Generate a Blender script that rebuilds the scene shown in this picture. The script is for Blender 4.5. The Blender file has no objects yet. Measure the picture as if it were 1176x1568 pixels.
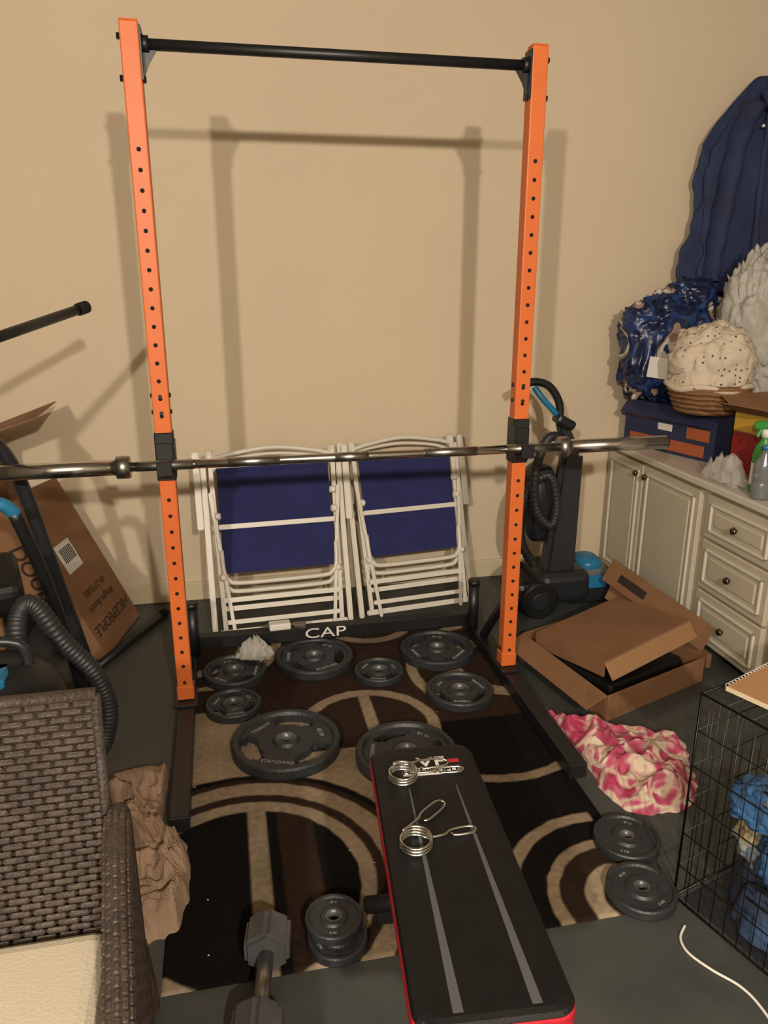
import bpy, bmesh, math, random
from mathutils import Vector, Matrix, noise
random.seed(7)
scene=bpy.context.scene
scene.view_settings.view_transform='Standard'
V=Vector
# ------------------------------------------------------------------ materials
def lin(h):
    h=h.lstrip('#'); c=[int(h[i:i+2],16)/255 for i in (0,2,4)]
    return tuple([(x/12.92 if x<=.04045 else ((x+.055)/1.055)**2.4) for x in c])+(1,)
def mat(name,col,rough=.6,metal=0,col2=None,nscale=8,bump=0,bscale=60,spec=.5,trans=0,alpha=1,coat=0):
    m=bpy.data.materials.new(name); m.use_nodes=True
    nt=m.node_tree; b=nt.nodes['Principled BSDF']
    b.inputs['Base Color'].default_value=lin(col); b.inputs['Roughness'].default_value=rough
    b.inputs['Metallic'].default_value=metal; b.inputs['Specular IOR Level'].default_value=spec
    b.inputs['Transmission Weight'].default_value=trans; b.inputs['Alpha'].default_value=alpha
    b.inputs['Coat Weight'].default_value=coat
    tc=nt.nodes.new('ShaderNodeTexCoord')
    if col2:
        n=nt.nodes.new('ShaderNodeTexNoise'); n.inputs['Scale'].default_value=nscale; n.inputs['Detail'].default_value=5
        nt.links.new(tc.outputs['Object'],n.inputs['Vector'])
        r=nt.nodes.new('ShaderNodeValToRGB'); r.color_ramp.elements[0].position=.35; r.color_ramp.elements[1].position=.65
        r.color_ramp.elements[0].color=lin(col); r.color_ramp.elements[1].color=lin(col2)
        nt.links.new(n.outputs['Fac'],r.inputs['Fac']); nt.links.new(r.outputs['Color'],b.inputs['Base Color'])
    if bump:
        n2=nt.nodes.new('ShaderNodeTexNoise'); n2.inputs['Scale'].default_value=bscale; n2.inputs['Detail'].default_value=4
        nt.links.new(tc.outputs['Object'],n2.inputs['Vector'])
        bp=nt.nodes.new('ShaderNodeBump'); bp.inputs['Strength'].default_value=bump; bp.inputs['Distance'].default_value=.01
        nt.links.new(n2.outputs['Fac'],bp.inputs['Height']); nt.links.new(bp.outputs['Normal'],b.inputs['Normal'])
    return m
M_wall=mat('wall_paint','#cdbda3',.75,col2='#cab9a0',nscale=1.5,bump=.06,bscale=90,spec=.25)
M_wall2=mat('wall_paint_low_bounce','#827869',.85,spec=.2)  # front and side walls: paint darkened to cut bounce light
M_ceil=mat('ceiling_paint','#9b9180',.9)
M_floor=mat('painted_concrete','#454744',.5,col2='#3a3d3b',nscale=5,bump=.12,bscale=30)
M_base=mat('baseboard_paint','#c3b598',.6,bump=.05)
M_orange=mat('orange_powdercoat','#d06a31',.45,col2='#c9642d',nscale=3,spec=.4)
M_black=mat('black_powdercoat','#141517',.42,col2='#191a1c',nscale=20)
M_dark=mat('dark_hole','#0b0a09',.9)
M_chrome=mat('chrome','#cfcfcc',.2,1)
M_steel=mat('brushed_steel','#b0aeaa',.34,1,col2='#969490',nscale=40)
M_plate=mat('cast_iron_paint','#25272a',.45,col2='#2d3033',nscale=30,bump=.2,bscale=120)
M_plate2=mat('worn_cast_iron','#57575a',.36,metal=.35,col2='#69696c',nscale=15,bump=.15)
M_plateletter=mat('plate_lettering','#858788',.6)
M_white=mat('white_tube_paint','#cfcabf',.4)
M_whitetxt=mat('white_print','#d8d4cc',.6)
M_navy=mat('navy_fabric','#1c2159',.85,col2='#191c50',nscale=12,bump=.3,bscale=400)
M_cab=mat('cabinet_paint','#bdb6a3',.5,col2='#b6ae9b',nscale=3)
M_counter=mat('countertop','#c6c1b4',.35)
M_knob=mat('aged_nickel_knob','#7b7263',.3,1)
M_card=mat('cardboard','#825e40',.85,col2='#785539',nscale=6,bump=.1,bscale=50)
M_card2=mat('cardboard_inside','#8e6a49',.85)
M_ink=mat('carton_ink','#2a1d15',.8)
M_label=mat('paper_label','#cdcac2',.7)
M_vinyl=mat('black_vinyl','#0e0e0f',.5,col2='#121213',nscale=30,bump=.1,bscale=300,spec=.35)
M_red=mat('red_piping','#b21b2e',.4)
M_grey=mat('grey_stripe','#4f4e53',.6)
M_blue=mat('blue_plastic','#246f99',.35)
M_dgrey=mat('dark_grey_plastic','#232529',.35)
M_hose=mat('grey_hose','#222426',.5)
M_clear=mat('clear_tank','#8a8f92',.15,trans=.5)
M_wick=mat('wicker_brown','#453a33',.5,col2='#362d28',nscale=25,bump=.3,bscale=150)
M_wood=mat('wood_leg','#553e2b',.55,col2='#463223',nscale=20)
M_cush=mat('cushion_fabric','#c3b7a2',.95,col2='#beb29c',nscale=2,bump=.15,bscale=200)
M_towel=mat('beige_terry','#b0937a',.95,col2='#a4886f',nscale=10,bump=.8,bscale=250)
M_wire=mat('black_wire','#0c0c0d',.4)
M_wicklight=mat('basket_wicker','#7d5938',.7,bump=.5,bscale=80)
M_orangebox=mat('orange_print','#9c5230',.6)
M_bluebox=mat('navy_print','#1d2542',.6,col2='#242d50',nscale=8)
M_redbox=mat('red_print','#7c1b1a',.5)
M_yel=mat('yellow_print','#b58e34',.5)
M_green=mat('green_plastic','#37893a',.35)
M_plast=mat('clear_plastic','#d5d2cb',.15,alpha=.30)
M_plastw=mat('milky_plastic','#b4b0a8',.5,alpha=.88,spec=.35)
M_jack=mat('navy_jacket','#1b2443',.8,col2='#222d52',nscale=5,bump=.3,bscale=40)
M_clothb=mat('blue_cotton','#315c8a',.9,col2='#24446e',nscale=9)
M_clothy=mat('yellow_cotton','#b59e4c',.9,col2='#4f7398',nscale=14)
M_clothd=mat('dark_cotton','#222634',.9,col2='#2e486e',nscale=7)
M_paper=mat('paper','#c8bb9f',.8)
M_page=mat('notebook_cover','#a67d57',.7)
M_lamp=mat('lamp_metal','#bdb4a0',.4,1)

def ramp_mat(name,stops,scale,rough=.9,distort=.0,const=True,bump=0):
    m=bpy.data.materials.new(name); m.use_nodes=True; nt=m.node_tree; b=nt.nodes['Principled BSDF']
    b.inputs['Roughness'].default_value=rough
    tc=nt.nodes.new('ShaderNodeTexCoord')
    n=nt.nodes.new('ShaderNodeTexNoise'); n.inputs['Scale'].default_value=scale; n.inputs['Detail'].default_value=1.5
    n.inputs['Distortion'].default_value=distort
    nt.links.new(tc.outputs['Object'],n.inputs['Vector'])
    r=nt.nodes.new('ShaderNodeValToRGB'); r.color_ramp.interpolation='CONSTANT' if const else 'LINEAR'
    els=r.color_ramp.elements
    while len(els)<len(stops): els.new(.5)
    for e,(p,c) in zip(els,stops): e.position=p; e.color=lin(c)
    nt.links.new(n.outputs['Fac'],r.inputs['Fac']); nt.links.new(r.outputs['Color'],b.inputs['Base Color'])
    if bump:
        n2=nt.nodes.new('ShaderNodeTexNoise'); n2.inputs['Scale'].default_value=220
        nt.links.new(tc.outputs['Object'],n2.inputs['Vector'])
        bp=nt.nodes.new('ShaderNodeBump'); bp.inputs['Strength'].default_value=bump; bp.inputs['Distance'].default_value=.005
        nt.links.new(n2.outputs['Fac'],bp.inputs['Height']); nt.links.new(bp.outputs['Normal'],b.inputs['Normal'])
    return m
M_pink=ramp_mat('pink_floral_fleece',[(0,'#a02c4e'),(.40,'#b44a69'),(.455,'#c58d8b'),(.48,'#cfbfa8'),(.56,'#cdaf9f'),(.60,'#bd6d80'),(.66,'#a63153')],13,distort=.8,const=False,bump=.6)
M_diaper=ramp_mat('blue_printed_film',[(0,'#141f40'),(.44,'#1f3768'),(.50,'#141f40'),(.56,'#8e7566'),(.59,'#b9b7b4'),(.635,'#1c305c')],6,rough=.32,distort=.3)
def dot_mat():
    m=bpy.data.materials.new('dotted_muslin'); m.use_nodes=True; nt=m.node_tree; b=nt.nodes['Principled BSDF']
    b.inputs['Roughness'].default_value=.9
    tc=nt.nodes.new('ShaderNodeTexCoord'); v=nt.nodes.new('ShaderNodeTexVoronoi'); v.inputs['Scale'].default_value=38
    v.inputs['Randomness'].default_value=.4
    nt.links.new(tc.outputs['Object'],v.inputs['Vector'])
    r=nt.nodes.new('ShaderNodeValToRGB'); r.color_ramp.elements[0].position=.16; r.color_ramp.elements[1].position=.2
    r.color_ramp.elements[0].color=lin('#564640'); r.color_ramp.elements[1].color=lin('#c4b6a3')
    nt.links.new(v.outputs['Distance'],r.inputs['Fac']); nt.links.new(r.outputs['Color'],b.inputs['Base Color'])
    return m
M_dots=dot_mat()

# ------------------------------------------------------------------ builder
class B:
    def __init__(s,name): s.name=name; s.bm=bmesh.new(); s.mats=[]
    def mi(s,m):
        if m not in s.mats: s.mats.append(m)
        return s.mats.index(m)
    def add(s,t,m,M=None,smooth=False,recalc=True):
        if M is not None: bmesh.ops.transform(t,matrix=M,verts=t.verts)
        if recalc: bmesh.ops.recalc_face_normals(t,faces=t.faces)
        i=s.mi(m)
        for f in t.faces: f.material_index=i; f.smooth=smooth
        me=bpy.data.meshes.new('t'); t.to_mesh(me); t.free(); s.bm.from_mesh(me); bpy.data.meshes.remove(me)
    def box(s,c,size,m,rot=(0,0,0),bev=.003,M=None,seg=1):
        t=bmesh.new(); bmesh.ops.create_cube(t,size=1)
        bmesh.ops.scale(t,vec=V(size),verts=t.verts)
        if bev>0: bmesh.ops.bevel(t,geom=t.edges[:],offset=min(bev,min(size)*.45),segments=seg,affect='EDGES',profile=.5)
        X=Matrix.Translation(V(c))@Matrix.Rotation(rot[2],4,'Z')@Matrix.Rotation(rot[1],4,'Y')@Matrix.Rotation(rot[0],4,'X')
        if M is not None: X=M@X
        s.add(t,m,X)
    def slab(s,o,e1,e2,th,m,bev=.001):
        o,e1,e2=V(o),V(e1),V(e2); n=e1.cross(e2).normalized()
        t=bmesh.new(); vs=[t.verts.new(p) for p in (o,o+e1,o+e1+e2,o+e2)]
        vs2=[t.verts.new(v.co+n*th) for v in vs]
        t.faces.new(vs[::-1]); t.faces.new(vs2)
        for i in range(4): t.faces.new((vs[i],vs[(i+1)%4],vs2[(i+1)%4],vs2[i]))
        if bev>0: bmesh.ops.bevel(t,geom=t.edges[:],offset=bev,segments=1,affect='EDGES')
        s.add(t,m)
    def beam(s,p0,p1,w,h,m,up=(0,0,1),bev=.003,w2=None,h2=None):
        p0,p1=V(p0),V(p1); d=p1-p0; L=d.length; d.normalize(); up=V(up)
        x=d.cross(up)
        if x.length<1e-4: x=V((1,0,0))
        x.normalize(); y=x.cross(d).normalized(); w2=w2 or w; h2=h2 or h
        t=bmesh.new(); vs=[]
        for (p,a,b) in ((p0,w,h),(p1,w2,h2)):
            for sx,sy in ((-1,-1),(1,-1),(1,1),(-1,1)): vs.append(t.verts.new(p+x*sx*a/2+y*sy*b/2))
        t.faces.new(vs[:4][::-1]); t.faces.new(vs[4:])
        for i in range(4): t.faces.new((vs[i],vs[(i+1)%4],vs[4+(i+1)%4],vs[4+i]))
        if bev>0: bmesh.ops.bevel(t,geom=t.edges[:],offset=bev,segments=2,affect='EDGES')
        s.add(t,m)
    def cyl(s,p0,p1,r,m,r2=None,seg=24,bev=0):
        p0,p1=V(p0),V(p1); d=p1-p0
        t=bmesh.new(); bmesh.ops.create_cone(t,cap_ends=True,segments=seg,radius1=r,radius2=r if r2 is None else r2,depth=d.length)
        if bev: bmesh.ops.bevel(t,geom=[e for e in t.edges if len(e.link_faces)==2 and any(len(f.verts)>4 for f in e.link_faces)],offset=bev,segments=2,affect='EDGES')
        q=d.to_track_quat('Z','Y').to_matrix().to_4x4()
        i=s.mi(m); bmesh.ops.transform(t,matrix=Matrix.Translation((p0+p1)/2)@q,verts=t.verts)
        bmesh.ops.recalc_face_normals(t,faces=t.faces)
        for f in t.faces: f.material_index=i; f.smooth=len(f.verts)<=4
        me=bpy.data.meshes.new('t'); t.to_mesh(me); t.free(); s.bm.from_mesh(me); bpy.data.meshes.remove(me)
    def tube(s,pts,r,m,seg=10,closed=False,smooth_n=0,rfun=None,flat=1.0):
        pts=[V(p) for p in pts]
        if smooth_n: pts=crom(pts,smooth_n,closed)
        n=len(pts); t=bmesh.new(); rings=[]
        up=None
        for i,p in enumerate(pts):
            a=pts[(i-1)%n] if (closed or i>0) else p; b=pts[(i+1)%n] if (closed or i<n-1) else p
            d=(b-a).normalized()
            if up is None:
                up=V((0,0,1)) if abs(d.z)<.9 else V((1,0,0))
            x=d.cross(up).normalized(); up=x.cross(d).normalized()
            rr=r if rfun is None else rfun(i/(n-1))*r
            rings.append([t.verts.new(p+(x*math.cos(k*2*math.pi/seg)+up*math.sin(k*2*math.pi/seg)*flat)*rr) for k in range(seg)])
        for i in range(n if closed else n-1):
            A=rings[i]; C=rings[(i+1)%n]
            for k in range(seg): t.faces.new((A[k],A[(k+1)%seg],C[(k+1)%seg],C[k]))
        if not closed: t.faces.new(rings[0][::-1]); t.faces.new(rings[-1])
        s.add(t,m,smooth=True)
    def lathe(s,prof,m,M=None,seg=40,smooth=True):
        t=bmesh.new(); rings=[]
        for r,z in prof:
            if r<1e-5: rings.append([t.verts.new((0,0,z))])
            else: rings.append([t.verts.new((r*math.cos(k*2*math.pi/seg),r*math.sin(k*2*math.pi/seg),z)) for k in range(seg)])
        for A,C in zip(rings,rings[1:]):
            for k in range(seg):
                k2=(k+1)%seg
                if len(A)==1 and len(C)==1: continue
                if len(A)==1: t.faces.new((A[0],C[k2],C[k]))
                elif len(C)==1: t.faces.new((A[k],A[k2],C[0]))
                else: t.faces.new((A[k],A[k2],C[k2],C[k]))
        s.add(t,m,M,smooth=smooth)
    def grid(s,f,nu,nv,m,closeu=False,cap=False,M=None,smooth=True):
        t=bmesh.new(); g=[]
        for j in range(nv+1):
            g.append([t.verts.new(f(i/nu,j/nv)) for i in range(nu if closeu else nu+1)])
        for j in range(nv):
            for i in range(nu):
                i2=(i+1)%nu if closeu else i+1
                t.faces.new((g[j][i],g[j][i2],g[j+1][i2],g[j+1][i]))
        if cap:
            t.faces.new(g[0][::-1]); t.faces.new(g[-1])
        s.add(t,m,M,smooth=smooth)
    def text(s,body,size,o,ex,ey,m,ext=.0006,align='CENTER',bold=0,wide=1.0):
        cu=bpy.data.curves.new('tx','FONT'); cu.body=body; cu.size=size; cu.extrude=ext; cu.align_x=align; cu.align_y='CENTER'; cu.offset=bold
        ob=bpy.data.objects.new('tx',cu); scene.collection.objects.link(ob)
        bpy.context.view_layer.update()
        me=bpy.data.meshes.new_from_object(ob.evaluated_get(bpy.context.evaluated_depsgraph_get()))
        t=bmesh.new(); t.from_mesh(me); bpy.data.objects.remove(ob); bpy.data.meshes.remove(me); bpy.data.curves.remove(cu)
        bmesh.ops.scale(t,vec=(wide,1,1),verts=t.verts)
        ex=V(ex).normalized(); ey=V(ey).normalized(); ez=ex.cross(ey)
        M=Matrix((ex,ey,ez)).transposed().to_4x4(); M.translation=V(o)
        s.add(t,m,M,recalc=False)
    def done(s):
        me=bpy.data.meshes.new(s.name); s.bm.to_mesh(me); s.bm.free()
        for m in s.mats: me.materials.append(m)
        o=bpy.data.objects.new(s.name,me); scene.collection.objects.link(o)
        return o
def crom(P,n,closed=False):
    out=[];N=len(P)
    rng=N if closed else N-1
    for i in range(rng):
        if closed: p0,p1,p2,p3=P[(i-1)%N],P[i],P[(i+1)%N],P[(i+2)%N]
        else: p0,p1,p2,p3=P[max(i-1,0)],P[i],P[i+1],P[min(i+2,N-1)]
        for k in range(n):
            t=k/n; out.append(.5*((2*p1)+(p2-p0)*t+(2*p0-5*p1+4*p2-p3)*t*t+(3*p1-p0-3*p2+p3)*t**3))
    if not closed: out.append(P[-1])
    return out
def fbm(p,o=3):
    return noise.fractal(V(p),1.0,2.0,o)
def Mz(x,y,z=0,a=0): return Matrix.Translation((x,y,z))@Matrix.Rotation(a,4,'Z')

# ------------------------------------------------------------------ room
X0,X1,Y0,Y1,ZC=-1.9,2.68,-2.9,3.42,2.72
def room(name,c,size,m):
    b=B(name); b.box(c,size,m,bev=0); return b.done()
room('floor',((X0+X1)/2,(Y0+Y1)/2,-.05),(X1-X0+.2,Y1-Y0+.2,.1),M_floor)
room('ceiling',((X0+X1)/2,(Y0+Y1)/2,ZC+.05),(X1-X0+.2,Y1-Y0+.2,.1),M_ceil)
room('wall_back',((X0+X1)/2,Y1+.05,ZC/2),(X1-X0+.2,.1,ZC),M_wall)
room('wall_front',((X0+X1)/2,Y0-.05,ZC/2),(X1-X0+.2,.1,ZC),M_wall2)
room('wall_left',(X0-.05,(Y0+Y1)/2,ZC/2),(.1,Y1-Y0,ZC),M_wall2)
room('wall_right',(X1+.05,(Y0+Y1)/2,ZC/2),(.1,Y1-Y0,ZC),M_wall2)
b=B('baseboard_back'); b.box(((X0+1.8)/2,Y1-.008,.045),(1.8-X0,.016,.09),M_base,bev=.004); b.done()

# ------------------------------------------------------------------ rug
def smooth(e,w,x): 
    return max(0,min(1,(x-e)/w+.5))
def rugcol(x,y):
    blk=V((.007,.0055,.005)); brn=V((.032,.018,.012)); tan=V((.30,.225,.15)); cream=V((.37,.29,.20)); 
    c=blk.copy()
    def mx(col,f):
        nonlocal c
        c=c*(1-f)+col*f
    w=.005
    def band(d,a,b_): return smooth(a,w,d)*(1-smooth(b_,w,d))
    j=.004*noise.noise(V((x*25,y*25,3)))
    r1=math.hypot(x+.02,y-1.57)+j; r2=math.hypot(x-.41,y-2.2)+j; r3=math.hypot(x-.90,y-1.35)+j; r4=math.hypot(x-.80,y-2.2)+j; r5=math.hypot(x-1.0,y-2.52)+j
    mx(brn,smooth(2.18,w,y))
    lim=2.40-.30*max(0,x+.1)
    mx(tan,smooth(.45,w,r1)*(1-smooth(lim,w,y))*smooth(1.72,w,y)*(1-smooth(.42,w,x)))
    mx(brn,band(r1,.395,.43)*smooth(1.3,w,y))
    mx(tan,band(r1,.355,.41)); mx(brn,band(r1,.325,.355)); mx(cream*.85,band(r1,.285,.325))
    ins=1-smooth(.285,w,r1)
    mx(cream*.75,ins*band(x,-.005,.045)); mx(brn,ins*band(x,.075,.17))
    up=smooth(2.13,w,y)
    mx(brn,(1-smooth(.24,w,r2))*smooth(2.1,w,y)); mx(tan,band(r2,.2,.24)*up); mx(tan,band(x,.405,.445)*(1-smooth(.2,w,r2))*smooth(2.12,w,y))
    q=(1-smooth(.93,w,x))
    mx(brn,(1-smooth(.2,w,r3))*q)
    mx(tan,band(r3,.275,.31)*q); mx(tan,band(r3,.175,.205)*q); mx(cream,band(r3,.07,.115)*q)
    mx(tan*.8,band(r4,.335,.37)*(1-smooth(2.0,w,y))*smooth(.6,w,x))
    mx(tan,band(r5,.17,.23)*smooth(2.2,w,y)); mx(cream*.8,band(r5,.34,.38)*smooth(2.35,w,y))
    r6=math.hypot(x+.2,y-2.9)+j
    mx(tan,band(r6,.20,.25)); mx(cream*.8,band(r6,.33,.37)*smooth(2.55,w,y)); mx(tan*.8,band(math.hypot(x-.55,y-3.0),.16,.20))
    n=.85+.22*noise.noise(V((x*60,y*60,0)))+.18*noise.noise(V((x*9,y*9,5)))
    return c*n
def make_rug():
    rx0,rx1,ry0,ry1=-.205,.965,1.31,2.90
    nx,ny=300,400
    verts=[];faces=[];cols=[]
    for j in range(ny+1):
        for i in range(nx+1):
            x=rx0+(rx1-rx0)*i/nx; y=ry0+(ry1-ry0)*j/ny
            e=min(i,nx-i,j,ny-j); z=.0065 if e>1 else (.005 if e==1 else .0005)
            z+=.001*noise.noise(V((x*3,y*3,0)))+ (.0005*noise.noise(V((x*90,y*90,1))) if e>1 else 0)
            verts.append((x,y,max(z,.0004))); cols.append(rugcol(x,y))
    for j in range(ny):
        for i in range(nx):
            a=j*(nx+1)+i; faces.append((a,a+1,a+nx+2,a+nx+1))
    me=bpy.data.meshes.new('area_rug'); me.from_pydata(verts,[],faces)
    at=me.color_attributes.new('pile','FLOAT_COLOR','POINT')
    for k,c in enumerate(cols): at.data[k].color=(c.x,c.y,c.z,1)
    m=bpy.data.materials.new('rug_pile'); m.use_nodes=True; nt=m.node_tree; bb=nt.nodes['Principled BSDF']
    bb.inputs['Roughness'].default_value=1; bb.inputs['Specular IOR Level'].default_value=.1
    a=nt.nodes.new('ShaderNodeAttribute'); a.attribute_name='pile'; nt.links.new(a.outputs['Color'],bb.inputs['Base Color'])
    n=nt.nodes.new('ShaderNodeTexNoise'); n.inputs['Scale'].default_value=350; tc=nt.nodes.new('ShaderNodeTexCoord'); nt.links.new(tc.outputs['Object'],n.inputs['Vector'])
    bp=nt.nodes.new('ShaderNodeBump'); bp.inputs['Strength'].default_value=.6; bp.inputs['Distance'].default_value=.004
    nt.links.new(n.outputs['Fac'],bp.inputs['Height']); nt.links.new(bp.outputs['Normal'],bb.inputs['Normal'])
    me.materials.append(m)
    for p in me.polygons: p.use_smooth=True
    o=bpy.data.objects.new('area_rug',me); scene.collection.objects.link(o)
make_rug()
RZ=.0085
# ------------------------------------------------------------------ squat rack
UL,UR,UY,TOP=-.185,.965,2.41,2.085
b=B('squat_rack')
for sx,x in ((-1,UL),(1,UR)):
    z0=.08
    b.box((x,UY,(z0+TOP)/2),(.05,.05,TOP-z0),M_orange,bev=.004,seg=2)
    b.box((x,UY,TOP+.002),(.046,.046,.004),M_orange,bev=.001)
    b.box((x,UY,.1),(.056,.056,.05),M_orange,bev=.003)
    b.box((x,UY,.915),(.057,.057,.15),M_black,bev=.003)
    z=.20
    while z<1.80:
        if not(.82<z<1.01):
            for fy in (-1,1): b.cyl((x,UY+fy*.0245,z),(x,UY+fy*.0256,z),.0062,M_dark,seg=14)
        z+=.0525
    for z in (.14,1.05,1.10,):
        b.cyl((x-.03,UY,z),(x+.03,UY,z),.007,M_black,seg=6)
        b.cyl((x,UY-.029,z),(x,UY,z),.006,M_black,seg=6)
    for z in (2.05,1.95):
        b.cyl((x-.034,UY-.005,z),(x+.034,UY-.005,z),.0085,M_black,seg=6)
    b.box((x,2.325,RZ+.030),(.055,1.06,.05),M_black,bev=.004,seg=2)
    b.box((x,UY,RZ+.060),(.075,.12,.01),M_black,bev=.002)
    b.cyl((x-sx*.02,2.745,.05),(x-sx*.02,2.745,.25),.021,M_black,bev=.003)
    b.cyl((x-sx*.02,2.745,.25),(x-sx*.02,2.745,.275),.024,M_black,bev=.003)
    b.beam((x,UY+.26,.06),(x,UY+.03,.32),.026,.026,M_black)
    xi=x-sx*.027
    b.box((xi,UY,2.01),(.006,.05,.13),M_black,bev=.001)
    t=bmesh.new(); w=.045
    a=[t.verts.new(p) for p in ((0,-.003,.05),(-sx*w,-.003,.02),(-sx*w*.4,-.003,-.02),(0,-.003,-.06))]
    c=[t.verts.new(p.co+V((0,.006,0))) for p in a]
    t.faces.new(a); t.faces.new(c[::-1])
    for i in range(4): t.faces.new((a[i],a[(i+1)%4],c[(i+1)%4],c[i]))
    b.add(t,M_black,Matrix.Translation((xi,UY,2.01)))
    b.cyl((xi,UY,2.035),(xi-sx*.02,UY,2.035),.021,M_black)
    b.box((x,UY-.033,.905),(.052,.008,.11),M_black,bev=.002)
    b.box((x,UY-.062,.876),(.045,.06,.01),M_black,bev=.002)
    b.box((x,UY-.094,.893),(.045,.008,.045),M_black,bev=.002)
    b.box((x-sx*.029,UY-.02,.915),(.006,.07,.10),M_black,bev=.002)
b.cyl((UL+.02,UY,2.035),(UR-.02,UY,2.035),.0145,M_black,seg=28)
b.box(((UL+UR)/2,2.825,RZ+.062),(UR-UL+.03,.045,.055),M_black,bev=.004)
b.text('CAP',.060,((UL+UR)/2-.045,2.8016,RZ+.063),(1,0,0),(0,0,1),M_whitetxt,wide=1.5)
b.done()

# ------------------------------------------------------------------ barbell
b=B('barbell'); BY,BZ=UY-.062,.8975
def seg_(x0,x1,r,m,bev=.001): b.cyl((x0,BY,BZ),(x1,BY,BZ),r,m,seg=28,bev=bev)
seg_(-.30,1.10,.0142,M_chrome)
seg_(-.66,-.30,.0235,M_chrome); seg_(1.10,1.48,.0235,M_chrome)
for x0,x1 in ((-.325,-.285),(1.085,1.12)): seg_(x0,x1,.034,M_steel,.002)
seg_(-.27,-.10,.0152,M_steel); seg_(.0,.16,.0152,M_steel); seg_(.33,.44,.0152,M_steel);seg_(.62,.80,.0152,M_steel); seg_(.9,1.07,.0152,M_steel)
for x in (-.667,1.48): seg_(x,x+.007,.020,M_dark)
b.done()

# ------------------------------------------------------------------ plates
def plate(x,y,z,R,T=.03,grips=True,rot=0,name='weight_plate'):
    b=B(name)
    hub=.0255
    prof=[(hub,0),(hub,T),(hub*1.35,T),(hub*1.5,T*.97),(hub*1.75,T*.72)]
    h0=hub if R>.09 else .014
    if not grips: prof=[(h0,0),(h0,T),(R*.42,T),(R*.48,T*.75)]
    r_in=prof[-1][0]; r_out=R*.84
    K=7
    for k in range(1,K): prof.append((r_in+(r_out-r_in)*k/K,T*.70))
    prof+=[(r_out,T*.72),(R*.88,T*.98),(R*.97,T),(R,T*.85),(R,T*.1),(R*.985,0)]
    S=96; t=bmesh.new(); rings=[[t.verts.new((r*math.cos(k*2*math.pi/S),r*math.sin(k*2*math.pi/S),zz)) for k in range(S)] for r,zz in prof]
    bot=[[t.verts.new((r*math.cos(k*2*math.pi/S),r*math.sin(k*2*math.pi/S),0)) for k in range(S)] for r,zz in prof[1:-2]]
    def hole(j,k):
        if not grips: return False
        rm=(prof[j][0]+prof[j+1][0])/2
        if not (R*.54<rm<R*.80): return False
        a=(k+.5)/S*3%1.0
        edge=min(rm-R*.50,R*.84-rm)/(R*.17)
        hw=.27 if edge>.55 else .22
        return abs(a-.5)<hw
    n=len(prof)
    for j in range(n-1):
        for k in range(S):
            k2=(k+1)%S
            if 1<=j<n-3 and hole(j,k): continue
            t.faces.new((rings[j][k],rings[j][k2],rings[j+1][k2],rings[j+1][k]))
    nb=len(bot)
    for j in range(nb-1):
        for k in range(S):
            k2=(k+1)%S
            if hole(j+1,k): continue
            t.faces.new((bot[j][k2],bot[j][k],bot[j+1][k],bot[j+1][k2]))
    if grips:
        H=set((j,k) for j in range(1,n-3) for k in range(S) if hole(j,k))
        for (j,k) in H:
            k2=(k+1)%S
            def wall(a,c,a2,c2): t.faces.new((a,c,c2,a2))
            if (j-1,k) not in H: wall(rings[j][k],rings[j][k2],bot[j-1][k],bot[j-1][k2])
            if (j+1,k) not in H: wall(rings[j+1][k],rings[j+1][k2],bot[j][k],bot[j][k2])
            if (j,(k-1)%S) not in H: wall(rings[j][k],rings[j+1][k],bot[j-1][k],bot[j][k])
            if (j,k2) not in H: wall(rings[j][k2],rings[j+1][k2],bot[j-1][k2],bot[j][k2])
    M=Mz(x,y,z,rot)
    b.add(t,M_plate,M,smooth=False)
    b.lathe([(h0,T*.2),(h0,T+.0008),(h0+.005,T+.0008)],M_plate2,M,seg=40)
    labs=['45 LB','BARBELL','STANDARD'] if grips else ['10 LB','5 KG']
    for i,l in enumerate(labs):
        a=rot+(i*2*math.pi/len(labs)); rr=R*.67
        p=(x+rr*math.cos(a),y+rr*math.sin(a),z+T*.70+.0006)
        b.text(l,R*.115,p,(-math.sin(a),math.cos(a),0),(-math.cos(a),-math.sin(a),0),M_plateletter)
    return b.done()
plate(.13,2.14,RZ,.172,.036,rot=.2)
plate(.285,2.685,RZ,.150,.034,rot=.9)
plate(-.02,2.64,RZ,.118,.03,rot=1.9)
plate(-.03,2.405,RZ,.096,.027,rot=.6)
plate(.51,2.535,RZ,.093,.026,rot=.3)
plate(.77,2.655,RZ,.146,.034,rot=1.3)
plate(.765,2.335,RZ,.120,.03,rot=2.4)
plate(.49,2.005,RZ,.158,.036,rot=.8)
plate(.178,1.365,RZ,.068,.022,False,rot=.4)
plate(.175,1.40,RZ+.0225,.066,.02,False,rot=1.4)
plate(.975,1.525,RZ,.086,.024,False,rot=1.0)
plate(.925,1.352,RZ+.002,.084,.024,False,rot=2.0).location=(-.005,.0,0)

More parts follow.
